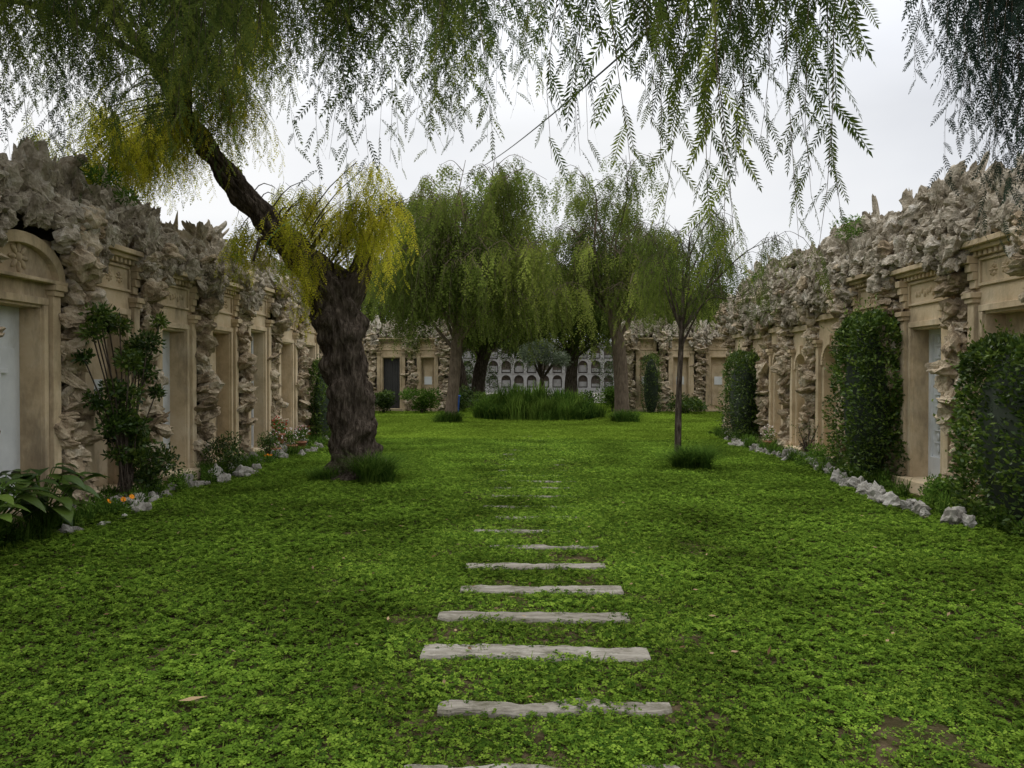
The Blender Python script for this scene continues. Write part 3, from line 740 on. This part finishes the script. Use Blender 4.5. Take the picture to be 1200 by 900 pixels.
# ------------------------------------------------------------------ trees
def weeping(name,trunk,tr,cc,cr,nl,ns,nst,slen,leafL,K,lfrac,wfrac,mleaf,mbark,spacing=.09,zmin=1.6,tt=.5,limb_r=.1,el=(-.1,1.35),jit=.2):
    E=empty(name,(trunk[0][0],trunk[0][1],0)); o=np.array([trunk[0][0],trunk[0][1],0.])
    wood=MB(); tw=MB(); fo=Foliage()
    tp,trr=smooth_line(np.array(trunk)-o,tr,26); tube(wood,tp,trr,14,.22,seed=trunk[0][0])
    cc=np.array(cc)-o; cr=np.array(cr)
    for l in range(nl):
        az=l*2.4+rng.uniform(-.3,.3); e=el[0]+(el[1]-el[0])*((l+.5)/nl)
        s0=tp[int(rng.uniform(.6,.99)*25)]
        tgt=cc+cr*np.array([math.cos(az)*math.cos(e),math.sin(az)*math.cos(e),math.sin(e)])*rng.uniform(.85-jit*1.2,.9+jit)
        lp,lr=smooth_line([s0,s0*.65+tgt*.35+np.array([0,0,.10*cr[2]])+rng.normal(0,.10,3)*cr*.5,s0*.3+tgt*.7+np.array([0,0,.10*cr[2]])+rng.normal(0,.12,3)*cr*.5,tgt],[limb_r,limb_r*.6,limb_r*.35,limb_r*.12],16); tube(wood,lp,lr,7,.15)
        lt=rng.normal(0,.18)
        for q in range(ns):
            u=rng.uniform(.3,1)**.7; b=lp[int(u*15)]
            a2=az+rng.normal(0,1.2); ln=cr[0]*rng.uniform(.15,.5)
            h=np.array([math.cos(a2),math.sin(a2),0])
            sp=np.array([b,b+h*ln*.5+np.array([0,0,ln*.3]),b+h*ln+np.array([0,0,ln*.05])])
            sp2,sr=smooth_line(sp,[limb_r*.22,limb_r*.12,.006],8); tube(wood,sp2,sr,5)
            st_=rng.normal(0,.12); ll=rng.uniform(.6,1.25)
            for w in range(nst):
                p=sp2[rng.integers(1,8)]+rng.normal(0,.07,3)
                L=rng.uniform(*slen)*ll; L=min(L,max(.3,p[2]-zmin-rng.uniform(0,1.2)))
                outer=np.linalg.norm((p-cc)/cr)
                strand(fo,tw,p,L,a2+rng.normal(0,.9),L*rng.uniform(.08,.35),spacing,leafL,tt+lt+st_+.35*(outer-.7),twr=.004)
    lf=MB(); fo.flush(lf,K,lfrac,wfrac)
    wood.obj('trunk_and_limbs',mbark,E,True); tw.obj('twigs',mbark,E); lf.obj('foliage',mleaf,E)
    return E
weeping('pepper_tree',[(-2.8,26,-.1),(-2.78,26,.3),(-2.65,26,1.8),(-2.55,26,3.2),(-2.4,26,4.4)],[.34,.25,.21,.2,.12],(-2.3,26.3,4.6),(3.6,3.2,4.5),28,9,9,(.7,2.5),.26,3,.46,.36,M_leafB,M_bark2,spacing=.105,zmin=1.8,tt=.42,limb_r=.07)
weeping('pepper_tree',[(3.2,28,-.1),(3.2,28,.3),(3.15,28,2),(2.95,28,3.4),(2.6,28,4.6)],[.4,.28,.24,.22,.12],(2.9,28.2,4.7),(3.5,3.0,4.3),25,8,7,(.6,2.1),.25,3,.46,.33,M_leafB,M_bark2,spacing=.11,zmin=2.7,tt=.36,limb_r=.07,jit=.25)
weeping('young_pepper_tree',[(2.56,13.7,-.05),(2.58,13.7,1),(2.62,13.7,2.2),(2.66,13.7,3.2)],[.07,.055,.05,.03],(2.95,13.8,3.2),(1.35,1.2,1.5),15,5,5,(.35,1.1),.17,5,.34,.26,M_leafB,M_bark,spacing=.075,zmin=2.2,tt=.25,limb_r=.025,jit=.25)
weeping('pepper_tree',[(-2.9,39,-.1),(-2.7,39,1.8),(-2.2,39,3.6)],[.45,.36,.25],(-2.4,39,4.6),(4.8,3,3.9),19,7,7,(.9,2.4),.38,3,.5,.38,M_leafB,M_bark,spacing=.15,zmin=2.0,tt=.12,limb_r=.09)
weeping('pepper_tree',[(1.9,40,-.1),(2.0,40,1.8),(2.2,40,3.6)],[.4,.3,.22],(2.6,40,4.8),(5.0,3,3.8),19,7,7,(.9,2.4),.38,3,.5,.38,M_leafB,M_bark,spacing=.15,zmin=2.5,tt=.12,limb_r=.09)
weeping('pepper_tree',[(-3.3,37,-.1),(-3.5,37,1.8),(-3.9,37,3.4)],[.3,.24,.18],(-4.4,37,4.4),(3.2,2.6,3.2),13,6,6,(.9,2.4),.36,3,.5,.38,M_leafB,M_bark,spacing=.15,zmin=2.2,tt=.2,limb_r=.08)
weeping('pepper_tree',[(-7.5,37.5,-.1),(-7.3,37.5,2),(-7,37.5,4)],[.35,.3,.22],(-7,37.5,5.2),(3.8,3,3.4),15,6,6,(.9,2.2),.38,3,.5,.38,M_leafB,M_bark,spacing=.15,zmin=3.0,tt=.35,limb_r=.09)
weeping('pepper_tree',[(8,38,-.1),(7.9,38,2),(7.6,38,3.6)],[.35,.3,.22],(7.0,38,4.4),(3.8,3,3.0),15,6,6,(.9,2.0),.38,3,.5,.38,M_leafB,M_bark,spacing=.15,zmin=2.7,tt=.35,limb_r=.09)
weeping('pepper_tree',[(-3.4,48,-.1),(-3.3,48,2),(-3,48,4)],[.35,.3,.22],(-3.2,48,4.2),(3.8,3,3.4),14,6,6,(.9,2.2),.42,3,.5,.38,M_leafA,M_bark,spacing=.16,zmin=.6,tt=.4,limb_r=.09)
weeping('pepper_tree',[(5.9,49,-.1),(5.9,49,2),(5.9,49,4)],[.35,.3,.22],(5.9,49,4.4),(3.6,3,3.4),14,6,6,(.9,2.2),.42,3,.5,.38,M_leafA,M_bark,spacing=.16,zmin=1.0,tt=.4,limb_r=.09)
E=empty('olive_tree',(.4,36,0)); mb=MB(); st=MB(); tube(st,[(0,0,-.1),(.05,0,.8),(0,0,1.6)],[.13,.1,.08],8)
for k in range(18):
    d=unit(rng.normal(size=3)); d[2]=abs(d[2])*.8-.1; c=np.array([0,0,2.3])+d*np.array([.95,.85,.85])
    tube(st,[(0,0,1.4),c*.6+np.array([0,0,.75]),c],[.05,.03,.01],5)
    p,dd=bush_pts(c,(.45,.45,.4),460,.2,k); leaves_at(mb,p,dd,.11,.035,tbase=rng.uniform(.4,.9))
mb.obj('foliage',M_olive,E); st.obj('trunk',M_bark,E,True)

# --- the big leaning pepper tree
E=empty('leaning_pepper_tree'); wood=MB(); tw=MB()
T=[(-2.78,12,-.15),(-2.78,12,.12),(-2.82,12,.5),(-2.86,12,1.1),(-2.95,12,1.8),(-3.05,12,2.4),(-3.2,12,2.95),(-3.55,11.95,3.4),(-3.95,11.9,3.8),(-4.45,11.8,4.35),(-4.85,11.6,4.9),(-5.2,11.4,5.45),(-5.45,11,6.1)]
Rr=[.66,.5,.40,.36,.365,.40,.44,.28,.24,.21,.18,.145,.10]
tp,trr=smooth_line(T,Rr,170); tube(wood,tp,trr,84,.32,seed=2.2,ridge=.10)
S=[(-3.1,12,2.5),(-2.85,12.05,2.95),(-2.72,12.1,3.3),(-2.66,12.15,3.6),(-2.75,12.2,3.9)]
sp,sr=smooth_line(S,[.3,.25,.2,.13,.04],30); tube(wood,sp,sr,20,.3,seed=4,ridge=.03)
tube(wood,[(-3.95,11.85,3.75),(-4.2,11.7,3.7),(-4.28,11.65,3.35)],[.05,.035,.02],6)
for k in range(16):
    i=rng.integers(18,90); a=rng.uniform(0,6.28); r=trr[i]
    blob(wood,tp[i]+np.array([math.cos(a)*r*.8,math.sin(a)*r*.8,0]),(.09,.09,.13))
def bough(pts,r0,r1,n=26,ro=.12):
    p,r=smooth_line(pts,np.linspace(r0,r1,len(pts)),n); tube(wood,p,r,8,ro); return p
Bs=[bough([(-5.45,11,6.1),(-5.9,9.8,6.8),(-6.0,8.2,6.9),(-5.9,6.8,6.3)],.09,.015),
    bough([(-5.2,11.4,5.45),(-4.6,10.2,6.6),(-3.8,8.8,7.0),(-3.0,7.2,6.6),(-2.6,6.0,5.9)],.09,.015),
    bough([(-5.3,11.2,5.8),(-3.8,10.6,7.2),(-2.2,9.6,7.6),(-.9,8.4,7.2),(-.2,7.4,6.4)],.08,.015),
    bough([(-5.45,11,6.1),(-6.6,10.4,6.6),(-7.6,9.4,6.4),(-7.9,8.4,5.7)],.06,.015),
    bough([(-5.9,9.8,6.8),(-5.2,8.0,6.6),(-4.6,6.6,6.0),(-4.3,5.6,5.3)],.05,.012),
    bough([(-4.6,10.2,6.6),(-4.6,9.0,7.0),(-4.2,7.8,6.7),(-3.7,6.9,6.2)],.05,.012),
    bough([(-5.45,11,6.1),(-5.3,11.4,7.0),(-4.4,11.6,7.9),(-3.2,11.4,8.2),(-2.2,11,7.9)],.07,.02),
    bough([(-6.0,8.2,6.9),(-6.0,7.2,6.2),(-5.6,6.2,5.4),(-5.2,5.6,4.8)],.045,.012),
    bough([(-2.2,9.6,7.6),(-1.5,8.3,7.2),(-1.1,7.0,6.4),(-.95,6.2,5.6)],.05,.012),
    bough([(-3.8,8.8,7.0),(-2.6,7.6,6.6),(-1.9,6.6,6.0),(-1.6,5.8,5.2)],.05,.012)]
foA=Foliage()
for b in Bs:
    for q in range(17):
        i=rng.integers(5,26); s=b[i]; a=rng.uniform(0,6.28); ln=rng.uniform(.3,1.1)
        h=np.array([math.cos(a),math.sin(a),0]); e=s+h*ln+np.array([0,0,rng.uniform(-.2,.25)])
        p,r=smooth_line([s,(s+e)/2+np.array([0,0,.18]),e],[.018,.011,.005],7); tube(wood,p,r,5)
        ct=rng.uniform(.1,.8); cl=rng.uniform(.45,1.2)
        for w in range(6):
            st0=p[rng.integers(1,7)]
            zend=1.6+rng.uniform(.24,.40)*st0[1]
            L=np.clip(st0[2]-zend,.5,2.9)*rng.uniform(.65,1.0)*cl
            strand(foA,tw,st0,L,a+rng.normal(0,.8),L*rng.uniform(.05,.25),.105,.29,ct+rng.normal(0,.06),twr=.004,dirz=.5)
lf=MB(); foA.flush(lf,8,.24,.32,rach=.002); lf.obj('foliage',M_leafA,E)
foY=Foliage()
def ycl(c,r,n,L,tb=(.15,.95)):
    sub=[np.array(c)+rng.normal(0,1,3)*np.array(r)*.55 for _ in range(max(4,n//22))]
    for k in range(n):
        s_=sub[k%len(sub)]; p=s_+rng.normal(0,.13,3)
        near=tp[np.argmin(np.linalg.norm(tp-p,axis=1))]
        if k<len(sub)*2:
            q,rr=smooth_line([near,(near+p)/2+np.array([0,0,.15]),p],[.014,.009,.004],6); tube(wood,q,rr,4)
        l=rng.uniform(*L); strand(foY,tw,p,l,rng.uniform(0,6.28),l*rng.uniform(.15,.6),.055,.18,rng.uniform(*tb),twr=.003)
ycl((-2.7,11.85,4.1),(.75,.7,.55),250,(.3,1.0))
ycl((-5.8,11.1,4.95),(.8,.7,.65),240,(.4,1.1),(.0,.8))
ycl((-4.9,11.3,6.2),(.85,.6,.75),240,(.4,1.2),(.0,.75))
ycl((-4.1,12.3,4.0),(.6,.4,.45),110,(.3,.9),(.1,.8))
ycl((-5.2,11.2,5.5),(.5,.4,.4),50,(.4,1.0))
ycl((-6.6,10.8,4.6),(.6,.6,.4),90,(.4,.9),(.0,.6))
lf=MB(); foY.flush(lf,5,.34,.3); lf.obj('yellow_foliage',M_leafY,E)
wood.obj('trunk_and_limbs',M_bark,E,True); tw.obj('twigs',M_bark,E)
mb=MB()
th=np.linspace(0,2*math.pi,20); i=int(np.argmin(np.linalg.norm(tp-np.array([-3.95,11.9,3.8]),axis=1)))
c=tp[i]; tdir=unit(tp[i+1]-tp[i-1]); a=unit(np.cross(tdir,[0,1.,0])); b=np.cross(tdir,a)
tube(mb,np.array([c+(a*math.cos(t)+b*math.sin(t))*.25 for t in th]),.012,6)
tube(mb,[c-b*.25,c-b*.28+np.array([.0,-.02,-.12]),c-b*.27+np.array([.03,-.02,-.24])],.01,5)
mb.obj('ribbon',M_teal,E)

# --- tree overhead (trunk behind the viewpoint), its strands hang into view
E=empty('overhanging_pepper_tree'); wood=MB(); tw=MB()
tp2,tr2=smooth_line([(3.3,-2.8,-.1),(3.25,-2.8,.4),(3.1,-2.6,1.8),(2.8,-2.2,3.2),(2.5,-1.4,4.2)],[.5,.36,.3,.28,.2],40); tube(wood,tp2,tr2,24,.3,seed=8)
N1=bough([(2.5,-1.4,4.2),(2.0,.2,4.6),(1.4,1.8,4.4),(.9,3.0,4.0),(.4,4.0,3.75)],.16,.02)
N2=bough([(2.5,-1.4,4.2),(3.1,.8,5.0),(3.2,2.8,5.3),(3.2,4.6,5.0),(3.0,5.6,4.7)],.14,.02)
N3=bough([(2.0,.2,4.6),(.8,2.0,5.0),(-.1,4.0,5.0),(-.5,5.8,4.9)],.08,.015)
N4=bough([(1.4,1.8,4.4),(1.5,2.8,4.1),(1.4,3.6,3.8)],.05,.012)
foN=Foliage(); foS=Foliage()
NN=np.concatenate([N1,N2,N3,N4])
def hang(fo,x,y,zend,zs,tint,bend=.12,az=None,sp=.07,lL=.215,tipt=.25):
    src_=min(NN,key=lambda q:(q[0]-x)**2+(q[1]-y)**2+.3*(q[2]-zs)**2)
    st0=np.array([x,y,zs]); q,r=smooth_line([src_,(src_+st0)/2+np.array([0,0,.12]),st0],[.012,.008,.004],7); tube(wood,q,r,5)
    az=rng.uniform(0,6.28) if az is None else az
    strand(fo,tw,st0,zs-zend,az,bend,sp,lL,tint,twr=.0028,dirz=.75,tipt=tipt)
near=[(.13,3.0,2.40),(.25,2.95,2.27),(.30,3.3,2.55),(.40,3.05,2.42),(.50,3.3,2.62),(.60,3.1,2.68),(.66,2.8,1.98),(.70,3.0,1.90),(.74,2.9,2.0),(.83,3.1,2.35),(.92,2.95,2.12),(.88,3.4,2.42),(1.0,3.0,2.30),(1.10,3.0,2.22),(1.14,3.1,2.42),(1.25,3.15,1.98),(1.02,3.5,2.6),(.55,3.6,2.85),(.75,3.6,2.8),(.95,3.7,2.75),(.2,3.4,2.6),(.68,3.2,2.2),(.8,3.3,2.45)]
for (x,y,ze) in near:
    hang(foN,x,y,ze,rng.uniform(3.25,3.6),rng.uniform(.2,.6))
for k in range(26):
    x=rng.uniform(.35,1.35); y=rng.uniform(3.0,4.2); hang(foN,x,y,1.6+y*rng.uniform(.36,.46),rng.uniform(3.5,3.8),rng.uniform(.1,.5))
for (x,y,ze) in [(-.3,5.6,3.9),(-.1,5.4,3.75),(.05,5.6,3.95),(.2,5.2,3.6),(-.45,5.7,3.5),(-.7,5.8,3.7),(.3,5.0,3.5),(0.0,4.6,3.5)]:
    hang(foN,x,y,ze,rng.uniform(4.5,4.8),rng.uniform(.1,.5),sp=.08)
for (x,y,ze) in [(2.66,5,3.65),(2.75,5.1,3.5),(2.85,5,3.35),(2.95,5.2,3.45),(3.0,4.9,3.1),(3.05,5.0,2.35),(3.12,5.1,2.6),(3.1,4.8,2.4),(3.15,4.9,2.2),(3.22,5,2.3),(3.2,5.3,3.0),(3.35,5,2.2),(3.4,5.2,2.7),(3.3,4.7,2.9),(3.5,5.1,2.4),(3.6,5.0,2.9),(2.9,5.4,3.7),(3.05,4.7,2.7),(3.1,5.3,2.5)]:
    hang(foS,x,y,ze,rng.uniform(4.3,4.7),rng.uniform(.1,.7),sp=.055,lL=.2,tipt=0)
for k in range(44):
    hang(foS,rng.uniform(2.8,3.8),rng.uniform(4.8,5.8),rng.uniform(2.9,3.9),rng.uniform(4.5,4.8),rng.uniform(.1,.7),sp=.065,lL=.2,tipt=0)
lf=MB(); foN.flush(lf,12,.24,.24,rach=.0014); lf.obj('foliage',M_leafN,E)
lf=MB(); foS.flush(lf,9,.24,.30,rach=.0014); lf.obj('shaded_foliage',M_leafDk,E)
wood.obj('trunk_and_limbs',M_bark,E,True); tw.obj('twigs',M_bark2,E)

mb=MB(); a=np.array([-2.7,26,8.4]); b=np.array([.62,4.0,3.4]); t=np.linspace(0,1,24)[:,None]
tube(mb,a*(1-t)+b*t-np.array([0,0,.25])*(t*(1-t)*4),.006,6); mb.obj('overhead_cable',M_wire)

# ------------------------------------------------------------------ columbarium
E=empty('columbarium_building',(1,69,0)); w=MB(); d=MB()
for r in range(3):
    for k in range(-13,14):
        c=k*1.15; z0=.5+r*1.3; arch_panel(w,c,1.148,z0,z0+1.25,.86,z0+.7,-.02,.4,float(rng.uniform(.2,.8)),8); w.box(c-.574,c+.574,-.06,.4,z0-.05,z0-.002)
        w.box(c-.35,c+.35,.28,.31,z0+.1,z0+rng.uniform(.25,.75),float(rng.uniform(0,1)))
d.box(-15.6,15.6,.42,3,0,4.4); w.box(-15.6,15.6,-.1,.41,0,.44); w.box(-15.7,15.7,-.25,3.1,4.42,4.6); w.box(-15.6,15.6,-.1,.41,4.36,4.41)
w.obj('niches',M_white,E); d.obj('interior',M_core,E)

# ------------------------------------------------------------------ sky and light
W=bpy.data.worlds.new('World'); scene.world=W; W.use_nodes=True; nt=W.node_tree; nt.nodes.clear(); L=nt.links
out=N(nt,'ShaderNodeOutputWorld'); bg=N(nt,'ShaderNodeBackground'); bg.inputs[1].default_value=.13
sky=N(nt,'ShaderNodeTexSky'); sky.sky_type='NISHITA'; sky.sun_disc=False; sky.sun_elevation=math.radians(48); sky.sun_rotation=math.radians(-35)
tc=N(nt,'ShaderNodeTexCoord'); mp=N(nt,'ShaderNodeMapping'); mp.inputs['Scale'].default_value=(1,1,2.2); mp.inputs['Location'].default_value=(.4,.2,0)
L.new(tc.outputs['Generated'],mp.inputs[0]); no=N(nt,'ShaderNodeTexNoise'); no.inputs['Scale'].default_value=1.5; no.inputs['Detail'].default_value=5; no.inputs['Roughness'].default_value=.45
L.new(mp.outputs[0],no.inputs['Vector'])
r=ramp(nt,[(.32,(.68,.70,.75)),(.5,(.86,.875,.905)),(.66,(.99,.992,.995))]); L.new(no.outputs['Fac'],r.inputs[0])
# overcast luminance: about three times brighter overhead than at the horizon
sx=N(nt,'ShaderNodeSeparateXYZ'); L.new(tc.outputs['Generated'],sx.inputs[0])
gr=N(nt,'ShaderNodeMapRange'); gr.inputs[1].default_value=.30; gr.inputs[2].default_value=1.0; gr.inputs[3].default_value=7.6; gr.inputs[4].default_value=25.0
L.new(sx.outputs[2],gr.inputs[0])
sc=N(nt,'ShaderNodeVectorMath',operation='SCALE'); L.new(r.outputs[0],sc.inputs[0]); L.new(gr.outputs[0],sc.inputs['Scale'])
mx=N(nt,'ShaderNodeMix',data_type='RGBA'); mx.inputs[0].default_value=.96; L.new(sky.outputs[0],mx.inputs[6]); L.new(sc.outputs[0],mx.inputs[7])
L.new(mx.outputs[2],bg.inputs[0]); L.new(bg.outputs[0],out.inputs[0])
sl=bpy.data.lights.new('sun','SUN'); sl.energy=1.3; sl.angle=math.radians(30); sl.color=(1,.95,.87)
so=bpy.data.objects.new('sun',sl); COL.objects.link(so)
el=math.radians(48); az=math.radians(-35)
dirv=Vector((math.sin(az)*math.cos(el),math.cos(az)*math.cos(el),math.sin(el)))
so.rotation_euler=dirv.to_track_quat('Z','Y').to_euler(); so.location=(0,0,30)

cam=bpy.data.cameras.new('camera'); cam.lens=27; cam.sensor_width=36; cam.clip_end=1500; cam.clip_start=.05
co=bpy.data.objects.new('camera',cam); COL.objects.link(co); co.location=(0,0,1.6)
co.rotation_euler=(math.radians(90-.64),0,math.radians(1.59)); scene.camera=co
scene.view_settings.view_transform='Standard'; scene.view_settings.look='None'; scene.view_settings.exposure=0
